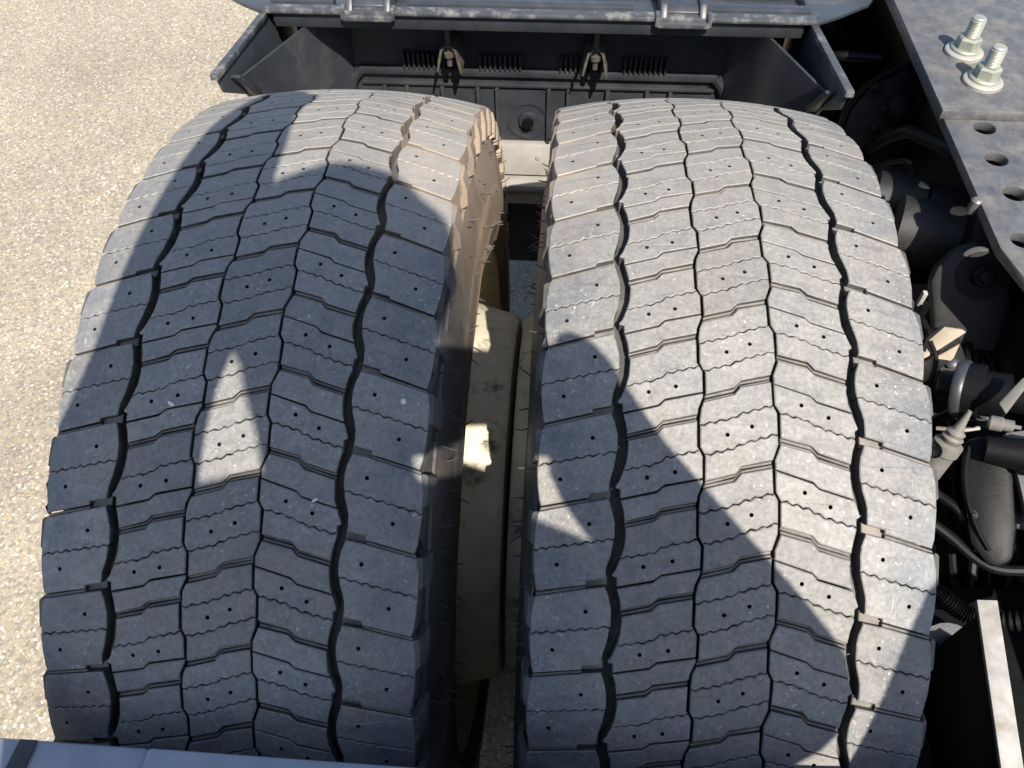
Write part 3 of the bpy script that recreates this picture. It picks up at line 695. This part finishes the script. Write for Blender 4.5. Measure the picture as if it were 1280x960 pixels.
sb = empty('shock_mount', up_((.50, .22, .18)), 'black rubber bushed shock absorber mount below the drilled plate', 'mount')
si = -sb.location
def sbp(o): o.location += si; return o
sbp(lathe('bush', W0(.452, .268, .222), (.95, -.30, .05), [(0, .004), (.0005, .036), (.003, .040), (.070, .041), (.074, .037), (.080, .036), (.084, .041), (.14, .041)], 'dusty_black', sb, 48))
sbp(lathe('bush', W0(.448, .345, .206), (.95, -.30, .05), [(0, .004), (.0005, .031), (.003, .034), (.060, .0345), (.064, .030), (.14, .030)], 'dusty_black', sb, 48))
sbp(lathe('boot', W0(.452, .272, .185), (.6, -.25, -.1), [(-.028, .004), (-.026, .014), (-.018, .022), (-.004, .026), (.012, .024), (.02, .030), (.05, .026), (.07, .018)], 'black', sb, 32))
mp = [(.46, .154, .245), (.464, .163, .259), (.479, .172, .278), (.497, .174, .287), (.518, .164, .285), (.53, .147, .272), (.543, .106, .227), (.541, .09, .206), (.491, .099, .192), (.472, .113, .201)]
axm = Vector((-.3, -.75, .6)).normalized()
sbp(prism('mount_plate', [W0(*p) for p in mp], -axm*.030, 'dusty_black', sb, .004))
bm = bmesh.new(); hexbolt(bm, W0(.507, .149, .262), axm, .0125, .014, 2.1); sbp(bm_obj('mount_bolt', bm, 'black', sb, 30))
sbp(box('tab', W0(.444, .128, .232), W0(.449, .134, .252), 'galv', sb, .001))
sbp(tube('strut', [W0(.452, .13, .235), W0(.452, .12, .16), W0(.455, .11, .05)], .006, 'black', sb, 10))
# sunlit dusty bracket and its rod
lb = empty('brake_bracket', up_((.43, .05, .2)), 'tan dusty angled bracket poking out beside the inner tyre', 'bracket')
li = -lb.location
def lbp(o): o.location += li; return o
lbp(prism('bracket_plate', [W0(*p) for p in ((.426, .046, .252), (.429, .056, .259), (.442, .065, .27), (.457, .06, .273), (.461, .057, .272), (.428, .041, .25), (.39, .028, .230), (.39, .045, .242))], (.004, .012, -.012), 'tan', lb, .001))
lbp(prism('bracket_plate', [W0(*p) for p in ((.432, .0385, .250), (.456, .0485, .264), (.450, .036, .255), (.438, .028, .246), (.427, .020, .236), (.39, .008, .215), (.39, .022, .226))], (.004, .012, -.012), 'tan', lb, .001))
lbp(prism('back_arm', [W0(.40, .06, .225), W0(.47, .075, .245), W0(.50, .03, .20), W0(.42, .0, .18)], (0, .01, -.03), 'black', lb, .002))
lbp(tube('rod', [W0(.428, .052, .262), W0(.4335, .036, .253), W0(.430, .020, .240), W0(.42, -.01, .20)], .0022, 'black', lb, 10))
# slack adjuster / coupling behind
ca = empty('pipe_coupling', up_((.47, -.02, .22)), 'dark ribbed pipe coupling below the drilled plate', 'coupling')
ki = -ca.location
o = lathe('coupling_body', W0(.452, -.010, .262), (.8, -.45, .35), [(-.03, .008), (-.028, .016), (-.012, .017), (-.010, .027), (.008, .027), (.010, .022), (.03, .022), (.032, .014), (.05, .014), (.055, .008)], 'black', ca, 28); o.location += ki
o = tube('coupling_pipe', [W0(.42, -.012, .245), W0(.41, .0, .22), W0(.405, -.02, .19), W0(.42, -.03, .15)], .005, 'black', ca); o.location += ki
o = tube('clip', [W0(.425, -.035, .232), W0(.44, -.045, .245), W0(.455, -.045, .25)], .002, 'galv', ca, 6); o.location += ki
# grey valve
va = empty('drain_valve', up_((.43, -.05, .18)), 'pale grey cylindrical valve hanging beside the inner tyre', 'valve')
vi = -va.location
axv = Vector((.018, .030, .085)).normalized(); v0 = W0(.402, -.092, .210)
def vap(o): o.location += vi; return o
vap(lathe('valve_body', v0, axv, [(-.002, .007), (0, .009), (.035, .0110), (.046, .0115), (.048, .0130), (.058, .0130), (.060, .009)], 'valve', va, 28, 25))
vap(lathe('valve_neck', v0+axv*.061, axv, [(0, .008), (.004, .0098), (.006, .0075), (.010, .0085), (.013, .005), (.022, .0035), (.034, .002)], 'valve', va, 24, 25))
bm = bmesh.new(); hexbolt(bm, v0+axv*.052+Vector((-.012, -.004, .002)), (-.8, -.5, .3), .006, .008, 1.3); vap(bm_obj('valve_port', bm, 'black', va, 30))
vap(tube('valve_pipe', [v0+axv*.055+Vector((-.014, -.004, .002)), v0+axv*.06+Vector((-.03, 0, .004)), v0+axv*.05+Vector((-.05, .02, -.02))], .003, 'black', va, 8))
# pale connector
co = empty('cable_connector', up_((.45, -.05, .28)), 'pale grey cable connector with short strap near the valve', 'connector')
oi = -co.location
o = prism('strap', [W0(.447, -.052, .300), W0(.466, -.034, .316), W0(.470, -.039, .318), W0(.451, -.062, .298)], (.003, .002, -.004), 'valve', co); o.location += oi
o = lathe('plug', W0(.442, -.062, .284), (.8, -.35, .25), [(0, .005), (.002, .0068), (.011, .0068), (.012, .0055), (.020, .0055), (.021, .002), (.026, .002)], 'valve', co, 16); o.location += oi
o = lathe('socket', W0(.452, -.085, .272), (.85, -.3, .2), [(-.012, .012), (.02, .015), (.022, .018), (.06, .018)], 'black', co, 24); o.location += oi
# smooth dark cover with lit plate behind and pipes
dc = empty('dark_cover', up_((.46, -.12, .18)), 'smooth black rounded cover below the valve connector', 'cover')
di = -dc.location
def dcp(o): o.location += di; return o
bm = bmesh.new()
b2 = [(.429, -.068, .26), (.441, -.065, .265), (.461, -.069, .27), (.466, -.078, .267), (.467, -.104, .254), (.468, -.141, .234), (.464, -.166, .22), (.453, -.172, .213), (.443, -.168, .212), (.431, -.151, .217), (.428, -.125, .229), (.426, -.099, .242)]
add_prism(bm, [W0(*p) for p in b2], (.012, .012, -.020), .006); dcp(bm_obj('cover_shell', bm, 'black', dc))
dcp(tube('pipe', [W0(.405, -.095, .222), W0(.414, -.103, .22), W0(.428, -.118, .2205), W0(.44, -.138, .2135), W0(.452, -.153, .2075), W0(.463, -.16, .207), W0(.469, -.148, .216)], .0045, 'black', dc, 10))
dcp(tube('pipe', [W0(.41, -.127, .206), W0(.424, -.139, .204), W0(.442, -.157, .201), W0(.46, -.167, .202), W0(.49, -.17, .21)], .005, 'black', dc, 10))
dcp(tube('pipe', [W0(.432, -.075, .262), W0(.4285, -.095, .2495), W0(.430, -.120, .237), W0(.436, -.140, .228), W0(.445, -.158, .220)], .0018, 'black', dc, 8))
bm = bmesh.new(); hexbolt(bm, W0(.434, -.128, .230), (-.3, -.45, .85), .003, .003, 1.5); dcp(bm_obj('cover_screw', bm, 'black', dc, 30))
tag(prism('support_plate', [W0(.464, -.063, .2700), W0(.530, -.055, .281), W0(.530, -.165, .247), W0(.4715, -.135, .2475), W0(.4695, -.105, .2565)], (0, .002, -.006), 'plate'), 'worn grey steel support plate behind the smooth black cover', 'plate')
lo = empty('cable_loom', up_((.47, .0, .1)), 'bundle of thin black cables running down beside the rail', 'cables')
rl = random.Random(5)
for k in range(7):
    x0 = .455+.012*k; pts = [W0(x0+rl.uniform(-.01, .01), .12-.05*q_+rl.uniform(-.012, .012), .20-.012*q_+rl.uniform(-.02, .02)) for q_ in range(8)]
    o = tube('cable', pts, rl.uniform(.0025, .0055), 'black', lo, 8); o.location -= lo.location
for x, y, z in ((.47, .06, .215), (.49, .0, .21), (.475, -.05, .205), (.50, -.11, .20)):
    bm = bmesh.new(); hexbolt(bm, W0(x, y, z), (-.4, -.5, .75), rl.uniform(.006, .010), .009, 1.6); o = bm_obj('clip_bolt', bm, 'plastic', lo, 30); o.location -= lo.location
o = box('junction_box', W0(.475, -.03, .165), W0(.53, .045, .205), 'black', lo, .005); o.location -= lo.location
o = lathe('clamp_ring', W0(.452, -.010, .262)-Vector((.012, -.007, .005)), (.8, -.45, .35), [(0, .0275), (.002, .029), (.008, .029), (.010, .0275)], 'plastic', lo, 30); o.location -= lo.location
# corrugated hose
hp = spline([W0(.392, -.180, .196), W0(.408, -.192, .190), W0(.430, -.205, .185), W0(.455, -.214, .200), W0(.50, -.228, .235)], 60)
bm = bmesh.new(); add_tube(bm, hp, lambda t: .0075+.0014*math.sin(t*2*PI*36), 14)
tag(bm_obj('corrugated_hose', bm, 'black'), 'black corrugated hose running behind the galvanised bracket edge', 'hose')
sc_ = empty('spring_clamp', up_((.42, -.23, .14)), 'black clamp plate with large hex bolt beside the inner tyre', 'clamp')
ci2 = -sc_.location
bm = bmesh.new(); hexbolt(bm, W0(.416, -.232, .160), (-.15, -.35, .9), .0155, .020, 1.7); o = bm_obj('hex_bolt', bm, 'plastic', sc_, 30); o.location += ci2
o = prism('clamp_plate', [W0(.362, -.16, .142), W0(.54, -.16, .150), W0(.54, -.46, .150), W0(.362, -.46, .128)], (0, .004, -.025), 'black', sc_, .004); o.location += ci2
o = tube('bent_pipe', [W0(.385, -.205, .150), W0(.393, -.225, .165), W0(.398, -.258, .170), W0(.398, -.30, .158), W0(.394, -.36, .13)], .008, 'black', sc_, 12); o.location += ci2
# galvanised bracket plate, only its bright edge in view
bk = empty('angle_bracket', up_((.385, -.3, .15)), 'upright angle bracket with a bright galvanised top flange', 'bracket')
ai = -bk.location
o = prism('top_flange', [W0(.3830, -.234, .287), W0(.3700, -.41, .262), W0(.3860, -.41, .262), W0(.3990, -.2335, .287)], (0, 0, -.004), 'galv', bk, .001); o.location += ai
o = prism('web', [W0(.3945, -.2355, .284), W0(.3815, -.41, .259), W0(.3815, -.41, .13), W0(.3945, -.2355, .13)], (.004, 0, 0), 'black', bk, .001); o.location += ai

# added unseen post, shaped to cast the shadow edge on the inner tyre
po = empty('shadow_post', up_((.43, -.6, 0)), 'black upright post added unseen behind the inner wheel to cast a shadow edge', 'post')
pi_ = -po.location
o = prism('post_plate', [W0(x, -.600, z) for x, z in ((.345, -.02), (.345, .602), (.3727, .673), (.400, .746), (.4238, .799), (.445, .82), (.460, .80), (.452, .66), (.430, .52), (.425, -.02))], (0, -.010, 0), 'black', po, .002); o.location += pi_
o = box('rail_arm', W0(.40, -.598, .02), W0(.5455, -.570, .06), 'black', po, .003); o.location += pi_

mf = empty('sun_block_flap', up_((0, -.62, -.2)), 'unseen black rubber flap added behind both wheels to block the sun', 'sun blocker')  # flap added out of view to keep sun off the ground underneath
o = box('flap', W0(-.34, -.626, -.36), W0(.34, -.618, .20), 'black', mf, .002); o.location -= mf.location
o = box('flap_rail', W0(-.36, -.634, .19), W0(.46, -.610, .215), 'black', mf, .002); o.location -= mf.location
at = empty('air_tank', up_((.44, .95, -.03)), 'black cylindrical air tank lying beyond the mudguard beside the rail', 'tank')
o = lathe('tank_body', W0(.445, .68, .08), (0, 1, 0), [(0, .02), (.01, .07), (.035, .105), (.06, .115), (.70, .115), (.73, .09), (.74, .02)], 'black', at, 40); o.location -= at.location
for y in (.78, 1.2):
    o = lathe('tank_strap', W0(.445, y, .08), (0, 1, 0), [(0, .117), (.03, .117)], 'plastic', at, 40); o.location -= at.location
o = tube('tank_pipe', [W0(.43, .69, .14), W0(.42, .66, .20), W0(.44, .62, .24), W0(.50, .60, .25)], .007, 'black', at); o.location -= at.location
o = tube('tank_pipe', [W0(.46, .685, .10), W0(.40, .66, .10), W0(.38, .66, .0)], .006, 'black', at); o.location -= at.location
# ------------------------------------------------------------------ small stones caught in the tread
def stone(xc, u, th, size, seed, label):
    rnd = random.Random(seed); bm = bmesh.new(); bmesh.ops.create_icosphere(bm, subdivisions=2, radius=1)
    for v in bm.verts: v.co *= 1+.35*noise.noise(v.co*1.4+Vector((seed, 0, 0)))
    r = rad_at(u)+.0002
    for v in bm.verts: v.co = Vector((v.co.x*size[0], v.co.y*size[1], v.co.z*size[2]))
    rot = Matrix.Rotation(th, 3, 'X') @ Matrix.Rotation(rnd.uniform(-.6, .6), 3, 'Z')
    for v in bm.verts: v.co = rot @ v.co
    o = bm_obj('pebble', bm, 'stone', None, 60, (xc+u/1000, -r*math.sin(th), r*math.cos(th)+AXLE)); return tag(o, label, 'pebble')
for a in ((-S2, -46.2, .4078, (.0030, .0013, .0013), 1, 'white stone sliver wedged in a sipe of the outer tyre, left of its middle rib'),
          (-S2, 62.2, .5382, (.0024, .0011, .0012), 2, 'white stone chip wedged in a sipe of the outer tyre near its dusty shoulder'),
          (-S2, 116.2, .3834, (.0022, .0022, .0016), 3, 'small white pebble lying on the scuffed inner shoulder of the outer tyre')):
    stone(*a)

# ------------------------------------------------------------------ the photographer, whose shadow falls across the tyres
def person():
    J = {}; E = []
    def j(n, p, r, par=None):
        J[n] = (len(J), W0(*p), r)
        if par: E.append((J[par][0], J[n][0]))
    ex = Vector((math.cos(SUN_AZ), math.sin(SUN_AZ), 0)); ey = SUN.cross(ex)
    def q(a, b, d): return tuple(ex*a+ey*b+SUN*d)          # across / up / towards the sun, seen from the sun
    K = 1.22
    j('pelvis', (.10, -.96, .44), .16*K); j('belly', (.10, -.92, .63), .15*K, 'pelvis'); j('chest', (.085, -.86, .80), .150*K, 'belly')
    j('neckbase', q(-.218, .020, 1.23), .086*K, 'chest'); j('neck', q(-.175, .115, 1.24), .040*K, 'neckbase'); j('jaw', q(-.155, .210, 1.28), .060*K, 'neck')
    j('brow', q(-.132, .268, 1.30), .080*K, 'jaw'); j('crown', q(-.128, .318, 1.31), .056*K, 'brow')
    j('shl', q(-.325, .008, 1.19), .102*K, 'neckbase'); j('ell', q(-.350, .105, 1.0), .064*K, 'shl'); j('fol', q(-.293, .205, .985), .041*K, 'ell')
    j('fom', q(-.240, .300, .975), .047*K, 'fol'); j('wrl', q(-.210, .385, .970), .034*K, 'fom'); j('hal', q(-.181, .430, .965), .028*K, 'wrl')
    for k in range(4):
        f1 = q(-.163+.010*(k-1.5), .458-.008*(k-1.5), .96); f2 = q(-.140+.010*(k-1.5), .497-.008*(k-1.5)-.006*abs(k-1), .95)
        j('fl%d' % k, f1, .0115*K, 'hal'); j('ft%d' % k, f2, .009*K, 'fl%d' % k)
    j('thl', q(-.170, .425, .945), .012*K, 'hal'); j('tkl', q(-.155, .445, .92), .010*K, 'thl')
    j('shr', q(-.050, -.020, 1.17), .070*K, 'neckbase'); j('elr', q(.098, -.100, 1.0), .046*K, 'shr'); j('for', q(.048, .012, .99), .036*K, 'elr')
    j('wrr', (.200, -.530, .830), .036*K, 'for'); j('har', (.196, -.508, .866), .033*K, 'wrr')
    for k in range(4):
        z = .900-.015*k; y = -.497-.010*k
        j('gl%d' % k, (.199, y+.008, z-.004), .0105*K, 'har'); j('gt%d' % k, (.178, y+.022, z-.012), .009*K, 'gl%d' % k)
    j('thr', (.182, -.525, .850), .011*K, 'har'); j('tkr', (.165, -.516, .868), .009*K, 'thr')
    for s, n in ((-1, 'l'), (1, 'r')):
        j('hip'+n, (.10+s*.10, -1.0, .36), .095*K, 'pelvis'); j('kne'+n, (.10+s*.12, -.97, -.02), .062*K, 'hip'+n); j('ank'+n, (.10+s*.13, -1.0, -.395), .042*K, 'kne'+n)
        j('hee'+n, (.10+s*.13, -1.02, -.435), .036, 'ank'+n); j('toe'+n, (.10+s*.15, -.84, -.446), .027, 'hee'+n)
    me = bpy.data.meshes.new('person'); me.from_pydata([tuple(v[1]) for v in J.values()], E, [])
    o = bpy.data.objects.new('tmp', me); COL.objects.link(o)
    o.modifiers.new('s', 'SKIN'); 
    for i, (_, _, r) in enumerate(J.values()): me.skin_vertices[0].data[i].radius = (r, r)
    me.skin_vertices[0].data[0].use_root = True
    sb_ = o.modifiers.new('u', 'SUBSURF'); sb_.levels = 2; sb_.render_levels = 2
    dg = bpy.context.evaluated_depsgraph_get(); m2 = bpy.data.meshes.new_from_object(o.evaluated_get(dg))
    bpy.data.objects.remove(o)
    m2.name = 'person'; m2.materials.clear(); m2.materials.append(M['cloth']); m2.materials.append(M['skin'])
    wl_, wr_ = J['wrl'][1], J['wrr'][1]; idx = []
    for p in m2.polygons:
        c = p.center; sk = (c-J['brow'][1]).length < .17 or (c-J['hal'][1]).length < .10 and (c-J['fom'][1]).length > .075 or (c-J['har'][1]).length < .06
        idx.append(1 if sk else 0)
    m2.polygons.foreach_set('material_index', idx); m2.polygons.foreach_set('use_smooth', [True]*len(m2.polygons))
    p = link('person', m2); tag(p, 'standing person in dark jacket holding up a phone behind the crossbar', 'person')
    bm = bmesh.new(); bmesh.ops.create_uvsphere(bm, u_segments=24, v_segments=16, radius=1)
    c = J['brow'][1]+Vector((0, -.012, .012))
    bmesh.ops.delete(bm, geom=[v for v in bm.verts if v.co.z < -.15 and v.co.y > -.35 or v.co.z < -.7 or (v.co.y > .55 and v.co.z < .45)], context='VERTS')
    for v in bm.verts: v.co = c+Vector((v.co.x*.092, v.co.y*.100, v.co.z*.100))*(1+.05*noise.noise(v.co*6))
    h = bm_obj('hair', bm, 'hairdark', p)
    bm = bmesh.new()
    add_prism(bm, [J['brow'][1]+Vector((-.010, .085, -.035)), J['brow'][1]+Vector((.010, .085, -.035)), J['brow'][1]+Vector((.004, .078, .0)), J['brow'][1]+Vector((-.004, .078, .0))], (0, .02, -.006), .003)
    n = bm_obj('nose', bm, 'skin', p)
    return p
person()
# phone: its back lies just behind the lens position
def phone():
    bm = bmesh.new()
    add_box(bm, (-.012, -.068, .012), (.135, .010, .0205), .003)
    add_lathe(bm, Vector((0, 0, .0125)), (0, 0, 1), [(-.003, .006), (0, .006)], 20)
    for v in bm.verts: v.co = CAM + rt*v.co.x + up*v.co.y - fw*v.co.z
    tag(bm_obj('phone', bm, 'phone'), 'black phone held in the hands of the standing person', 'phone')
phone()
